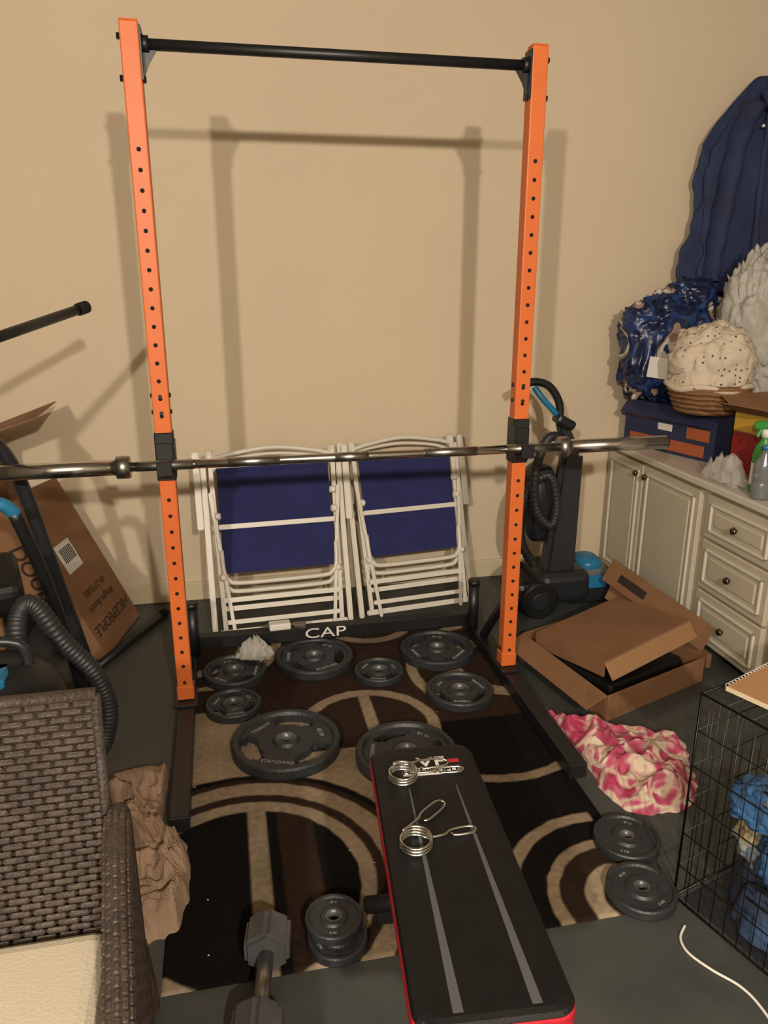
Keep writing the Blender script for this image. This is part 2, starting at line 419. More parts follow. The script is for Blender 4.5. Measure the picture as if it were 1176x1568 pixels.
# ------------------------------------------------------------------ bench
b=B('weight_bench')
def bench_outline(off=0):
    far=V((.387,1.462)); near=V((.333,.785)); ax=(far-near).normalized(); L=(far-near).length; sd=V((ax.y,-ax.x))
    pts=[]
    hw0,hw1=.124+off,.115+off
    rc=.032
    cent=[(-hw0+rc,rc-off),(hw0-rc,rc-off),(hw1-rc,L-rc+off),(-hw1+rc,L-rc+off)]
    st=[math.pi,1.5*math.pi,0,.5*math.pi]
    for (cx,cy),s0 in zip(cent,st):
        for k in range(7):
            a=s0+k/6*math.pi/2
            p=near+sd*(cx+rc*math.cos(a))+ax*(cy+rc*math.sin(a)); pts.append(p)
    return pts,near,ax,sd,L
def prism(b,layers,m):
    t=bmesh.new(); rings=[]
    for off,z in layers:
        pts=bench_outline(off)[0]; rings.append([t.verts.new((p.x,p.y,z)) for p in pts])
    n=len(rings[0])
    for A,C in zip(rings,rings[1:]):
        for k in range(n): t.faces.new((A[k],A[(k+1)%n],C[(k+1)%n],C[k]))
    t.faces.new(rings[0][::-1]); t.faces.new(rings[-1]); b.add(t,m)
PZ=.43
prism(b,[(-.012,.372),(-.002,.38),(0,.39),(0,.414),(-.002,.418)],M_red)
prism(b,[(-.003,.414),(-.001,.420),(-.005,.427),(-.014,PZ)],M_vinyl)
_,near,ax,sd,L=bench_outline()
def bp(s_,l,z=PZ): p=near+sd*s_+ax*l; return V((p.x,p.y,z))
for s_ in (-.052,.058):
    t=bmesh.new(); w0,w1=.0080,.0012
    vs=[t.verts.new(bp(s_*1.08-w0,.018,PZ+.0006)),t.verts.new(bp(s_*1.08+w0,.018,PZ+.0006)),t.verts.new(bp(s_*.9+w1,L-.15,PZ+.0006)),t.verts.new(bp(s_*.9-w1,L-.15,PZ+.0006))]
    t.faces.new(vs); b.add(t,M_grey,recalc=False)
ex=V((sd.x,sd.y,0)); ey=V((ax.x,ax.y,0))
o=bp(.01,L-.098,PZ+.0008)
b.box((o.x,o.y,PZ+.0002),(.125,.026,.0006),M_whitetxt,rot=(0,0,-.08),bev=0)
b.text('HICEPEOPLE',.023,o+V((0,0,.0002)),ex,ey,M_vinyl,ext=.0003,bold=.0006)
b.text('VF',.045,o+ey*.030+ex*.005,ex,ey,M_whitetxt,ext=.0004,bold=.0005,wide=1.3)
b.box(tuple(o+ey*.03+ex*.052),(.028,.012,.0008),M_red,rot=(0,0,-.08),bev=0)
b.beam(bp(0,.06,.34),bp(0,L-.05,.34),.05,.05,M_black)
b.beam(bp(-.08,L-.15,.36),bp(.08,L-.15,.36),.03,.03,M_black); b.beam(bp(-.08,.15,.36),bp(.08,.15,.36),.03,.03,M_black)
b.beam(bp(0,L-.10,.34),bp(0,L-.06,.05),.045,.045,M_black,up=(1,0,0)); b.beam(bp(0,.15,.34),bp(0,.08,.05),.045,.045,M_black,up=(1,0,0))
b.beam(bp(-.11,L-.06,.033),bp(.11,L-.06,.033),.045,.045,M_black); b.beam(bp(-.13,.08,.023),bp(.13,.08,.023),.045,.045,M_black)
b.cyl(bp(-.145,L-.16,.15),bp(.145,L-.16,.15),.018,M_vinyl,bev=.004)
b.beam(bp(0,L-.1,.16),bp(0,L-.17,.15),.03,.03,M_black)
b.done()

# ------------------------------------------------------------------ spring collars
def collar(cx,cy,handles,R=.029):
    b=B('spring_collar'); z0=PZ+.0045; wr=.0026
    pts=[]; turns=3.3
    for k in range(int(turns*28)+1):
        a=k/28*2*math.pi+handles[2]; pts.append(V((cx+R*math.cos(a),cy+R*math.sin(a),z0+k/28*.0064)))
    b.tube(pts,wr,M_chrome,seg=8)
    for i,(hx,hy) in enumerate(handles[:2]):
        s0=pts[0] if i==0 else pts[-1]
        h=V((hx,hy,z0)); d=(h-s0); d.z=0; L=d.length; d.normalize(); n=V((-d.y,d.x,0))
        zz=s0.z
        P=[s0, s0+d*L*.35, s0+d*L*.55+n*.009, s0+d*L*.9+n*.009, s0+d*L+n*.0, s0+d*L*.9-n*.009, s0+d*L*.58-n*.007, s0+d*L*.5]
        for j,p in enumerate(P): p.z=zz+(z0-zz)*min(1,j/4)
        b.tube(P,wr,M_chrome,seg=8,smooth_n=6)
    return b.done()
collar(.322,1.346,((.456,1.352),(.43,1.380),.4))
collar(.300,1.145,((.4235,1.168),(.385,1.255),.6))

# ------------------------------------------------------------------ dumbbell
b=B('hex_dumbbell')
def hexhead(p0,p1,r):
    p0,p1=V(p0),V(p1); d=(p1-p0)
    t=bmesh.new(); bmesh.ops.create_cone(t,cap_ends=True,segments=6,radius1=r,radius2=r,depth=d.length)
    bmesh.ops.bevel(t,geom=t.edges[:],offset=.009,segments=2,affect='EDGES')
    q=d.to_track_quat('Z','Y').to_matrix().to_4x4()
    b.add(t,M_plate2,Matrix.Translation((p0+p1)/2)@q)
dz=.049+RZ
hexhead((.03,1.395,dz),(.018,1.315,dz),.056); hexhead((-.005,1.19,.052),(-.017,1.11,.052),.056)
b.cyl((.02,1.33,dz),(-.007,1.17,.054),.017,M_steel)
b.done()

# ------------------------------------------------------------------ lawn chairs
def lawn_chair(ox,oy,ang,wid=.60,name='folding_lawn_chair'):
    b=B(name)
    ex=V((math.cos(ang),math.sin(ang),0)); fw=V((ex.y,-ex.x,0))
    lean=math.atan2(.26,.75); up=(V((0,0,1))*math.cos(lean)-fw*math.sin(lean)); fd=(fw*math.cos(lean)+V((0,0,1))*math.sin(lean))
    O=V((ox,oy,.012))
    def P(x,h,d=0): return O+ex*x+up*h+fd*d
    k=wid/.6
    def bar(x0,h0,x1,h1,d=0,w=.02,t=.02,m=M_white): b.beam(P(x0*k,h0,d),P(x1*k,h1,d),w,t,m,up=fd,bev=.004)
    bar(.0,.0,.0,.74,0,.022,.022); bar(.60,.0,.60,.74,0,.022,.022)
    bar(.045,.03,.03,.75,.03,.018,.02); bar(.555,.03,.57,.75,.03,.018,.02)
    bar(.085,.0,.02,.60,.055,.014,.014); bar(.515,.0,.58,.60,.055,.014,.014)
    bar(-.028,.45,-.030,.77,.01,.026,.03); bar(.628,.45,.630,.77,.01,.026,.03)
    for x in (.03,.57): b.box((0,0,0),(.035,.03,.05),M_white,M=Matrix.Translation(P(x*k,.75,.02)),bev=.008)
    b.tube([P(.03*k,.735,.03),P(.12*k,.755,.03),P(.3*k,.775,.03),P(.48*k,.755,.03),P(.57*k,.735,.03)],.0095,M_white,smooth_n=6)
    b.tube([P(.03*k,.715,-.02),P(.12*k,.74,-.02),P(.3*k,.755,-.02),P(.48*k,.74,-.02),P(.57*k,.715,-.02)],.008,M_white,smooth_n=6)
    bar(.03,.70,.57,.70,.0,.014,.014)
    def fab(u,v):
        x=.055+.49*u; h=.262+.435*v
        s=-.006*math.sin(math.pi*u)+.002*fbm((x*9,h*9,ox*3)); return P(x*k,h,.038+s)
    b.grid(fab,24,24,M_navy)
    b.grid(lambda u,v:fab(u,v)-fd*.004,24,24,M_navy)
    bar(.045,.455,.555,.455,.05,.02,.016)
    bar(.05,.69,.55,.69,.04,.016,.012,M_navy)
    for dh,d in ((0,.055),(-.035,.03)):
        b.tube([P(.05*k,.36,d),P(.055*k,.27+dh,d),P(.075*k,.235+dh,d),P(.115*k,.222+dh,d),P(.3*k,.220+dh,d),P(.485*k,.222+dh,d),P(.525*k,.235+dh,d),P(.545*k,.27+dh,d),P(.55*k,.36,d)],.0095,M_white,smooth_n=5)
    bar(.04,.155,.56,.155,.05); bar(.04,.118,.56,.118,.02); bar(.05,.065,.55,.065,.055,.018,.016); bar(.02,.022,.58,.022,.03,.022,.02)
    for x,h in ((.045,.50),(.555,.50),(.05,.25),(.55,.25),(.555,.58)):
        b.cyl(P(x*k,h,.045),P(x*k,h,.072),.012,M_white,seg=16,bev=.003)
        b.box((0,0,0),(.028,.02,.03),M_white,M=Matrix.Translation(P(x*k,h,.052)),bev=.006)
    return b.done()
lawn_chair(-.09,2.96,.05,.57)
lawn_chair(.535,3.03,.12,.52)

# ------------------------------------------------------------------ cabinet
CX=1.83; CT=.665
b=B('base_cabinet'); XE=X1-.006; YE=Y1-.006
b.box(((CX+.02+XE)/2,(1.55+YE)/2,CT/2+.01),(XE-CX-.02,YE-1.55,CT-.03),M_cab,bev=.002)
b.box(((CX-.02+XE)/2,(1.53+YE)/2,CT),(XE-CX+.02,YE-1.53,.03),M_counter,bev=.006,seg=2)
b.box(((CX+.06+XE)/2,(1.6+YE)/2,.016),(XE-CX-.06,YE-1.6,.03),M_dark,bev=0)
def panel(y0,y1,z0,z1,knob):
    yc,zc=(y0+y1)/2,(z0+z1)/2; w,h=abs(y1-y0),z1-z0
    b.box((CX+.012,yc,zc),(.022,w,h),M_cab,bev=.004)
    fr=.035; q=.012
    iw,ih=w-2*fr,h-2*fr
    for yy,zz,sy,sz in ((yc,zc+ih/2,iw+q,q),(yc,zc-ih/2,iw+q,q),(yc-iw/2,zc,q,ih+q),(yc+iw/2,zc,q,ih+q)):
        b.box((CX-.001,yy,zz),(.012,sy,sz),M_counter,bev=.004,seg=2)
    b.box((CX,yc,zc),(.008,iw-.05,ih-.05),M_cab,bev=.004)
    ky,kz=knob
    b.cyl((CX+.002,ky,kz),(CX-.016,ky,kz),.006,M_knob,seg=14)
    b.cyl((CX-.014,ky,kz),(CX-.028,ky,kz),.016,M_knob,r2=.011,seg=20,bev=.003)
panel(3.37,3.055,.05,.63,(3.09,.585))
panel(3.045,2.62,.05,.63,(3.01,.585))
for z0,z1 in ((.455,.63),(.245,.445),(.03,.235)): panel(2.57,2.17,z0,z1,(2.37,(z0+z1)/2))
panel(2.12,1.62,.05,.63,(2.08,.585))
b.done()

# ------------------------------------------------------------------ items on cabinet
TZ=CT+.0155
def carton(name,o,e1,e2,h,m,flaps=None,minner=None):
    b=B(name); o=V(o); e1=V(e1); e2=V(e2); up=V((0,0,h)); th=.004; minner=minner or M_card2
    b.slab(o,e1,e2,th,m)
    for p,e in ((o,e1),(o+e1,e2),(o+e1+e2,-e1),(o+e2,-e2)):
        b.slab(p+V((0,0,th)),e,up,.004,m)
    if flaps:
        for idx,(ln,a,fm) in flaps.items():
            p,e=[(o,e1),(o+e1,e2),(o+e1+e2,-e1),(o+e2,-e2)][idx]
            out=e.cross(V((0,0,1))).normalized()
            d=(out*math.cos(a)+V((0,0,1))*math.sin(a))*ln
            b.slab(p+up+V((0,0,th)),e,d,.004,fm)
    return b
o1=V((1.86,3.30,TZ)); e1=V((.15,-.47,0)); e2=V((.22,.07,0))
b=carton('printed_diaper_carton',o1,e1,e2,.205,M_bluebox,flaps={0:(.07,-.9,M_bluebox)})
b.slab(o1+V((0,0,.209)),e1,e2,.004,M_bluebox)
nrm=e1.cross(V((0,0,1))).normalized(); s0=o1+nrm*.0048
b.slab(s0+e1*.08+V((0,0,.015)),e1*.84,V((0,0,.05)),.001,M_orangebox)
b.slab(s0+e1*.72+V((0,0,.085)),e1*.24,V((0,0,.05)),.001,M_orangebox)
b.slab(s0+e1*.10+V((0,0,.14)),e1*.20,V((0,0,.04)),.001,M_orangebox)
b.slab(s0+e1*.40+V((0,0,.10)),e1*.16,V((0,0,.03)),.001,M_label)
b.done()
def crk(d,f,seed,warp=.35):
    w=V((noise.noise(d*f*.6+V((seed,0,0))),noise.noise(d*f*.6+V((0,seed,7))),noise.noise(d*f*.6+V((3,0,seed)))))*warp
    return abs(noise.noise((d+w)*f+V((seed,seed*.3,2))))
def blob(b,c,rad,m,amp=.12,fs=3,seed=0,power=1.0,nu=64,nv=44,oc=3,cr=0,hi=.28):
    c=V(c)
    def f(u,v):
        th=2*math.pi*u; ph=math.pi*(.001+.998*v)
        d=V((math.sin(ph)*math.cos(th),math.sin(ph)*math.sin(th),-math.cos(ph)))
        k=1+amp*fbm(d*fs+V((seed,seed,seed)),oc)
        if cr: k+=cr*(crk(d,1.6,seed)*1.0+crk(d,3.2,seed+5)*.55+crk(d,6.5,seed+9)*hi-.32)
        def sp(x): return math.copysign(abs(x)**power,x)
        return c+V((sp(d.x)*rad[0],sp(d.y)*rad[1],sp(d.z)*rad[2]))*k
    b.grid(f,nu,nv,m,closeu=True,cap=True)
def film(name,c,rad,m,seed=1,n=3):
    b=B(name); rnd=random.Random(seed)
    for q in range(n):
        a0=rnd.random()*6.28; off=V((rnd.uniform(-.3,.3)*rad[0],rnd.uniform(-.3,.3)*rad[1],0))
        jit=[[V((rnd.uniform(-1,1),rnd.uniform(-1,1),rnd.uniform(0,1))) for i in range(10)] for j in range(10)]
        def f(u,v):
            i=min(9,int(round(u*9))); j=min(9,int(round(v*9))); x=(u-.5)*2; y=(v-.5)*2
            e=max(0,1-max(abs(x),abs(y))**2)
            J=jit[i][j]; x+=J.x*.16; y+=J.y*.16
            X=x*math.cos(a0)-y*math.sin(a0); Y=x*math.sin(a0)+y*math.cos(a0)
            return V(c)+off+V((X*rad[0]*.75,Y*rad[1]*.75,rad[2]*(.05+e*(.35+.75*J.z)+.12*J.z)))
        b.grid(f,9,9,m,smooth=False)
    return b.done()
b=B('diaper_bag_pack'); blob(b,(1.95,3.20,TZ+.222+.222),(.180,.12,.222),M_diaper,.05,1.6,3,.72,cr=.30,oc=2,nu=120,nv=90,hi=.45)
blob(b,(2.07,3.21,TZ+.66),(.11,.08,.09),M_diaper,.05,2,8,.9,cr=.35,oc=2,nu=80,nv=60,hi=.4)
b.box((1.855,3.055,1.06),(.09,.003,.09),M_label,rot=(.05,.1,-.7),bev=.001)
b.done()
b=B('fabric_basket'); bc=V((1.985,2.88,TZ+.216))
b.lathe([(.0,0),(.12,0),(.155,.09),(.175,.11),(.165,.125),(.14,.09),(0,.03)],M_wicklight,Matrix.Translation(bc),seg=48)
for k in range(5): b.tube([bc+V(((.123+.009*k)*math.cos(a*math.pi/16),(.123+.009*k)*math.sin(a*math.pi/16),.012+.02*k+.002*math.sin(a*2+k))) for a in range(32)],.007,M_wicklight,closed=True,seg=6)
blob(b,bc+V((0,0,.195)),(.165,.14,.165),M_dots,.04,1.4,5,.85,cr=.22,oc=2,nu=110,nv=80)
b.tube([bc+V((.168*math.cos(a*math.pi/16),.158*math.sin(a*math.pi/16),.112+.008*math.sin(a*1))) for a in range(32)],.014,M_dots,closed=True,seg=8)
b.done()
b=carton('storage_carton',(2.265,2.95,TZ),(.33,0,0),(0,.28,0),.22,M_card); b.slab((2.265,2.95,TZ+.224),(.33,0,0),(0,.28,0),.004,M_card); b.done()
b=B('plastic_grocery_bag'); blob(b,(2.32,3.07,TZ+.24+.295),(.165,.12,.29),M_plastw,.05,1.6,11,.85,cr=.32,oc=2,nu=120,nv=90,hi=.55)
b.tube([(2.30,3.07,1.47),(2.28,3.06,1.53),(2.32,3.06,1.57),(2.37,3.07,1.53),(2.36,3.07,1.47)],.012,M_plastw,smooth_n=6); b.done()
q0=V((1.945,2.62,TZ))
b=carton('snack_carton',q0,(.05,-.22,0),(.30,.06,0),.26,M_card,flaps={0:(.13,.35,M_card),1:(.12,.55,M_card),3:(.10,.5,M_card)})
sn=V((.05,-.22,0)).cross(V((0,0,1))).normalized()
b.slab(q0+sn*.0045+V((0,0,.19)),(.05,-.22,0),(0,0,.068),.001,M_yel)
b.slab(q0+sn*.0045+V((0,0,.03)),(.05,-.22,0),(0,0,.155),.001,M_redbox)
q1=q0+V((.05,-.22,0)); sn1=V((.30,.06,0)).cross(V((0,0,1))).normalized()
b.slab(q1+sn1*.0045+V((0,0,.19)),(.30,.06,0),(0,0,.068),.001,M_yel)
b.slab(q1+sn1*.0045+V((0,0,.03)),(.12,.024,0),(0,0,.155),.001,M_redbox)
b.done()
b=B('spray_bottle'); bx,by=1.915,2.40
b.lathe([(0,0),(.034,0),(.037,.01),(.037,.14),(.03,.17),(.014,.195),(.014,.21),(0,.21)],M_green,Mz(bx,by,TZ))
b.lathe([(.0374,.03),(.0374,.11)],M_whitetxt,Mz(bx,by,TZ)); b.cyl((bx,by,TZ+.205),(bx,by,TZ+.235),.017,M_whitetxt)
b.box((bx-.015,by,TZ+.25),(.075,.022,.03),M_green,bev=.006); b.box((bx-.03,by,TZ+.225),(.01,.014,.04),M_green,rot=(0,.4,0),bev=.003)
b.done()
b=B('water_bottle'); bx,by=1.86,2.32
b.lathe([(0,0),(.03,0),(.033,.01),(.033,.06),(.03,.065),(.033,.07),(.033,.13),(.012,.165),(.012,.18),(0,.18)],M_clear,Mz(bx,by,TZ)); b.cyl((bx,by,TZ+.178),(bx,by,TZ+.195),.014,M_blue); b.done()
film('crumpled_plastic_wrap',(1.885,2.53,TZ),(.055,.13,.10),M_plast,5,3)

# ------------------------------------------------------------------ hanging jacket
b=B('hanging_jacket')
def jk(u,v):
    z=2.27-.90*v; th=2*math.pi*u
    hw=.035+.20*min(1,v*3.2)**.8+.09*v; dp=.03+.04*min(1,v*3)
    f=1+.05*math.sin(th*7+v*5)*min(1,v*4)+.16*fbm((math.cos(th)*2,math.sin(th)*2,v*3),3)+.10*(crk(V((math.cos(th),math.sin(th),v*2.5)),2.5,4)-.2)
    xc=2.40+.02*v
    x=min(xc+hw*math.cos(th)*f,2.66)
    return V((x, min(3.355-dp*.3+dp*math.sin(th)*f*.75,3.412), z+.03*math.sin(th*3)*v))
b.grid(jk,140,80,M_jack,closeu=True,cap=True)
b.tube([(2.33,3.31,2.15),(2.26,3.29,2.0),(2.225,3.28,1.75),(2.205,3.28,1.55),(2.20,3.28,1.42)],.056,M_jack,seg=20,smooth_n=14,rfun=lambda t:.85+.07*math.sin(t*38)+.2*(1-t),flat=.7)
b.tube([(2.36,3.275,2.20),(2.40,3.255,2.13),(2.50,3.25,2.17)],.022,M_jack,seg=10,smooth_n=6)
b.tube([(2.40,3.285,2.12),(2.395,3.280,1.85),(2.41,3.275,1.45)],.020,M_jack,seg=10,smooth_n=12,rfun=lambda t:.6+.4*t+.15*math.sin(t*25))
b.cyl((2.44,3.42,2.26),(2.44,3.36,2.26),.008,M_steel); b.tube([(2.44,3.36,2.26),(2.44,3.34,2.27),(2.44,3.33,2.29)],.006,M_steel,smooth_n=4)
b.cyl((2.35,3.255,2.06),(2.35,3.245,2.06),.006,M_whitetxt)
b.done()

# ------------------------------------------------------------------ carpet cleaner
b=B('upright_carpet_cleaner')
b.beam((1.40,2.97,.14),(1.46,3.02,.72),.15,.09,M_dgrey,up=(0,1,0),bev=.02,w2=.10,h2=.06)
b.beam((1.46,3.02,.70),(1.40,3.03,.86),.075,.05,M_black,up=(0,1,0),bev=.012,w2=.045,h2=.035)
b.tube([(1.40,3.03,.84),(1.39,3.03,.93),(1.34,3.03,1.00),(1.27,3.03,1.02),(1.22,3.03,1.0)],.017,M_black,seg=14,smooth_n=8)
b.tube([(1.40,3.01,.85),(1.355,3.0,.90),(1.30,3.0,.955),(1.27,3.02,1.0)],.013,M_blue,seg=12,smooth_n=8)
b.box((1.40,2.99,.855),(.09,.07,.04),M_black,rot=(0,.5,0),bev=.012,seg=2)
blob(b,(1.345,3.08,.48),(.075,.09,.18),M_dgrey,.03,2,2,.7)
b.tube([(1.40,2.95,.78),(1.31,2.93,.80),(1.26,2.93,.66),(1.27,2.93,.5),(1.34,2.92,.42),(1.36,2.92,.52),(1.32,2.93,.64),(1.24,2.97,.55),(1.23,2.98,.35),(1.30,2.98,.22)],.020,M_hose,seg=10,smooth_n=20,rfun=lambda t:1+.10*math.sin(t*420))
b.box((1.42,3.02,.13),(.24,.26,.15),M_dgrey,bev=.04,seg=3)
b.box((1.60,3.10,.075),(.26,.28,.13),M_dgrey,bev=.035,seg=3)
blob(b,(1.60,3.10,.13),(.10,.11,.06),M_clear,.02,2,2,.8)
b.box((1.56,2.955,.125),(.16,.012,.06),M_blue,bev=.004); blob(b,(1.60,3.08,.175),(.06,.08,.04),M_blue,.02,2,2,.8)
for y in (2.88,3.14):
    b.cyl((1.30,y,.085),(1.30,y+.03,.085),.084,M_black,seg=36,bev=.008); b.cyl((1.30,y-.006,.085),(1.30,y+.035,.085),.04,M_dgrey,seg=24,bev=.004)
b.box((1.28,3.02,.11),(.16,.22,.10),M_black,bev=.03,seg=2)
b.done()

# ------------------------------------------------------------------ open carton on floor right
b=B('open_cardboard_box')
A,Bp,D=V((1.10,2.58,0)),V((1.20,2.08,0)),V((1.58,2.76,0)); C=Bp+(D-A)
h=V((0,0,.10))
b.slab(A,Bp-A,D-A,.004,M_card2)
for p,q in ((A,Bp),(Bp,C),(C,D),(D,A)): b.slab(p,q-p,h,.004,M_card)
b.slab(A+h,(Bp-A),V((-.085,-.02,-.03)),.004,M_card)
e=(Bp-A)*.80+V((.02,.04,.05)); st=A+h+V((.03,-.05,.02))
b.slab(st,e,(D-A)*.93+V((-.02,0,.04)),.005,M_card)
b.slab(st,e,V((.0,.0,-.055)),.004,M_card)
b.slab(st+e,(D-A)*.93+V((-.02,0,.04)),V((.02,-.03,-.055)),.004,M_card2)
dd=(C-Bp).normalized(); pc=(A+C)/2
b.box((pc.x,pc.y-.02,.045),(.40,.34,.06),M_vinyl,rot=(0,0,math.atan2(dd.y,dd.x)),bev=.02,seg=3)
b.done()
b=B('long_cardboard_box')
o=V((1.635,2.90,.125)); ee=V((.105,-.54,-.065))
b.slab(o,ee,V((.06,.02,.085)),.07,M_card)
b.slab(o+V((0,0,-.002)),ee,V((-.03,-.010,-.05)),.004,M_card2)
n_=ee.cross(V((.06,.02,.085))).normalized()
b.slab(o+n_*.0705+ee*.15+V((.018,.006,.025)),ee*.3,V((.020,.007,.028)),.001,M_ink)
b.beam(o+V((.03,0,-.122)),o+V((.03,0,0)),.02,.09,M_card); b.beam(o+ee+V((.02,0.02,-.058)),o+ee+V((.02,.02,.0)),.02,.09,M_card)
b.done()

# ------------------------------------------------------------------ cloth heaps
def heap(name,outline,h,m,zb=0,seed=0,nr=44,na=190,fs=7,extra=None,edge=6,warp=.10):
    b=B(name); cx=sum(p[0] for p in outline)/len(outline); cy=sum(p[1] for p in outline)/len(outline); c=V((cx,cy,0))
    P=crom([V((p[0],p[1],0)) for p in outline],max(2,na//len(outline)),True); N=len(P)
    def f(u,v):
        p=P[int(round(u*N))%N]; r=v
        wob=1+.10*noise.noise(V((p.x*9+seed,p.y*9,seed)))*r+.05*noise.noise(V((p.x*30+seed,p.y*30,seed)))*r
        q=c+(p-c)*r*wob
        env=(1-r**edge)
        s=V((q.x,q.y,seed*.37))
        wv=V((noise.noise(s*4),noise.noise(s*4+V((9,2,1))),0))*warp
        s2=s+wv
        rd=1-min(1,abs(noise.noise(s2*fs))*2.6); rd2=1-min(1,abs(noise.noise(s2*fs*2.1+V((3,1,4))))*2.4); bs=.5+.5*noise.noise(s*5)
        rd3=1-min(1,abs(noise.noise(s2*fs*4+V((3,8,4))))*2.4)
        z=h*env*(.12+.30*bs+.33*rd+.18*rd2+.07*rd3)
        if r<1: z=max(z,.007)
        else: z=.0005
        return V((q.x,q.y,zb+z))
    b.grid(f,N,nr,m,closeu=True)
    bmesh.ops.remove_doubles(b.bm,verts=b.bm.verts,dist=1e-5)
    if extra: extra(b)
    return b.done()
heap('pink_floral_blanket',[(.985,2.17),(1.06,2.11),(1.16,2.05),(1.28,2.0),(1.38,1.93),(1.34,1.80),(1.27,1.66),(1.16,1.625),(1.06,1.64),(1.02,1.74),(1.03,1.85),(1.01,2.02)],.105,M_pink,seed=3,fs=7,edge=5,nr=60,na=300)
heap('beige_towel',[(-.42,2.00),(-.33,2.10),(-.235,2.12),(-.235,1.95),(-.235,1.80),(-.17,1.77),(-.15,1.62),(-.17,1.50),(-.25,1.45),(-.33,1.48),(-.38,1.62),(-.43,1.80)],.13,M_towel,seed=11,fs=8,edge=8,nr=60,na=300,warp=.16)

# ------------------------------------------------------------------ wire crate
E1=V((.295,-.955,0)); E2=V((.955,.295,0)); K=V((.985,1.33,0)); CL,CW,CH=.62,.50,.555
K=K+E2*.015
b=B('wire_dog_crate')
def wire(p,q,r=.0017): b.cyl(p,q,r,M_wire,seg=6)
Z=V((0,0,1))
def side(o,ea,la,eb,lb,na,nb):
    for i in range(na+1): wire(o+ea*(la*i/na),o+ea*(la*i/na)+eb*lb,.0012 if 0<i<na else .0028)
    for j in range(nb+1): wire(o+eb*(lb*j/nb),o+eb*(lb*j/nb)+ea*la,.0017 if 0<j<nb else .0028)
b0=K+V((0,0,.006))
side(b0,E1,CL,Z,CH,18,6); side(b0,E2,CW,Z,CH,14,6); side(b0+E1*CL,E2,CW,Z,CH,14,6); side(b0+E2*CW,E1,CL,Z,CH,18,6)
side(b0+Z*CH,E1,CL,E2,CW,10,6)
b.slab(b0+E1*.015+E2*.015,E1*(CL-.03),E2*(CW-.03),-.004,M_dgrey)
for pz in (.15,.42):
    p=b0+E1*.18+Z*pz; wire(p-E2*.006,p+E1*.09-E2*.006,.003); wire(p+E1*.09-E2*.006,p+E1*.09-E2*.02-Z*.04,.003)
b.done()
hc=K+E1*.19+E2*.20
def ol(c,ra,rb,n=10,s=0): return [(c.x+ra*math.cos(k*2*math.pi/n)*(1+.08*math.sin(k*3+s)),c.y+rb*math.sin(k*2*math.pi/n)*(1+.08*math.cos(k*2+s))) for k in range(n)]
def ex1(b):
    for (dx,dy,z,rx,ry,rz_,m,s) in ((-.06,.05,.29,.11,.09,.045,M_clothb,4),(-.03,.0,.33,.09,.07,.035,M_clothy,9),(-.07,-.05,.20,.08,.09,.08,M_clothb,14),(.05,-.03,.26,.10,.09,.06,M_clothy,19),(-.05,.06,.17,.08,.08,.05,M_clothy,23)):
        blob(b,(hc.x+dx,hc.y+dy,z),(rx,ry,rz_),m,.04,1.2,s,1,cr=.32,oc=2,nu=90,nv=60,hi=.2)
heap('laundry_pile',ol(hc,.155,.155),.32,M_clothd,zb=.010,seed=9,fs=5,extra=ex1)
b=B('spiral_notebook'); no=b0+Z*(CH+.0035)+E2*.05+E1*.02; n1=(E1*.9+E2*.1).normalized(); n2=V((-n1.y,n1.x,0)); 
b.slab(no,n1*.20,n2*.26,.003,M_paper); b.slab(no+Z*.003,n1*.20,n2*.26,.008,M_paper); b.slab(no+Z*.011+n1*.002,n1*.196,n2*.25,.0015,M_page)
for k in range(20):
    p=no+n2*(.012+k*.0125)+Z*.006
    b.tube([p+n1*(.007*math.cos(a*math.pi/5))+Z*(.008*math.sin(a*math.pi/5)) for a in range(10)],.0009,M_whitetxt,seg=5,closed=True)
b.text('NOTES',.03,no+Z*.0130+n1*.10+n2*.13,n2,-n1,M_whitetxt,ext=.0002)
b.done()
b=B('white_cord'); b.tube([(.975,1.25,.004),(.945,1.22,.004),(.94,1.18,.004),(.965,1.13,.004),(1.0,1.08,.004),(1.01,1.02,.004),(1.0,.9,.004)],.003,M_whitetxt,smooth_n=8); b.done()

# ------------------------------------------------------------------ wicker armchair
b=B('wicker_armchair')
xr,xl=-.235,-.86
yb,yt,zb,zt=1.10,1.165,.40,.80
b.beam(((xl+xr)/2,yb+.03,.32),((xl+xr)/2,yt+.03,zt-.005),xr-xl,.045,M_wick,up=(0,1,0),bev=.008)
upv=V((0,yt-yb,zt-zb)).normalized(); nf=V((0,-upv.z,upv.y))
rows=34; H_=(V((0,yt-yb,zt-zb))).length
cw=.036
for r in range(rows):
    h=H_*(r+.5)/rows
    n=int((xr-xl)/cw)
    for c in range(-1,n+1):
        x=xl+cw*(c+.5*(r%2)); x2=min(x+cw,xr+.002); x=max(x,xl)
        if x2-x<.008: continue
        p=V(((x+x2)/2,yb,zb))+upv*h+nf*(-.022+.030)
        b.box((0,0,0),((x2-x)*.95,.009,H_/rows*.86),M_wick,bev=.0035,rot=(math.atan2(-(yt-yb),(zt-zb)),0,random.uniform(-.03,.03)),M=Matrix.Translation(p))
b.tube([(xl,yt+.015,zt-.004),(xr+.002,yt+.015,zt-.004)],.013,M_wick,seg=10)
b.tube([(xr-.002,yb+.012,.30),(xr-.002,yt+.015,zt-.004)],.012,M_wick,seg=10); b.tube([(xl+.002,yb+.012,.30),(xl+.002,yt+.015,zt-.004)],.012,M_wick,seg=10)
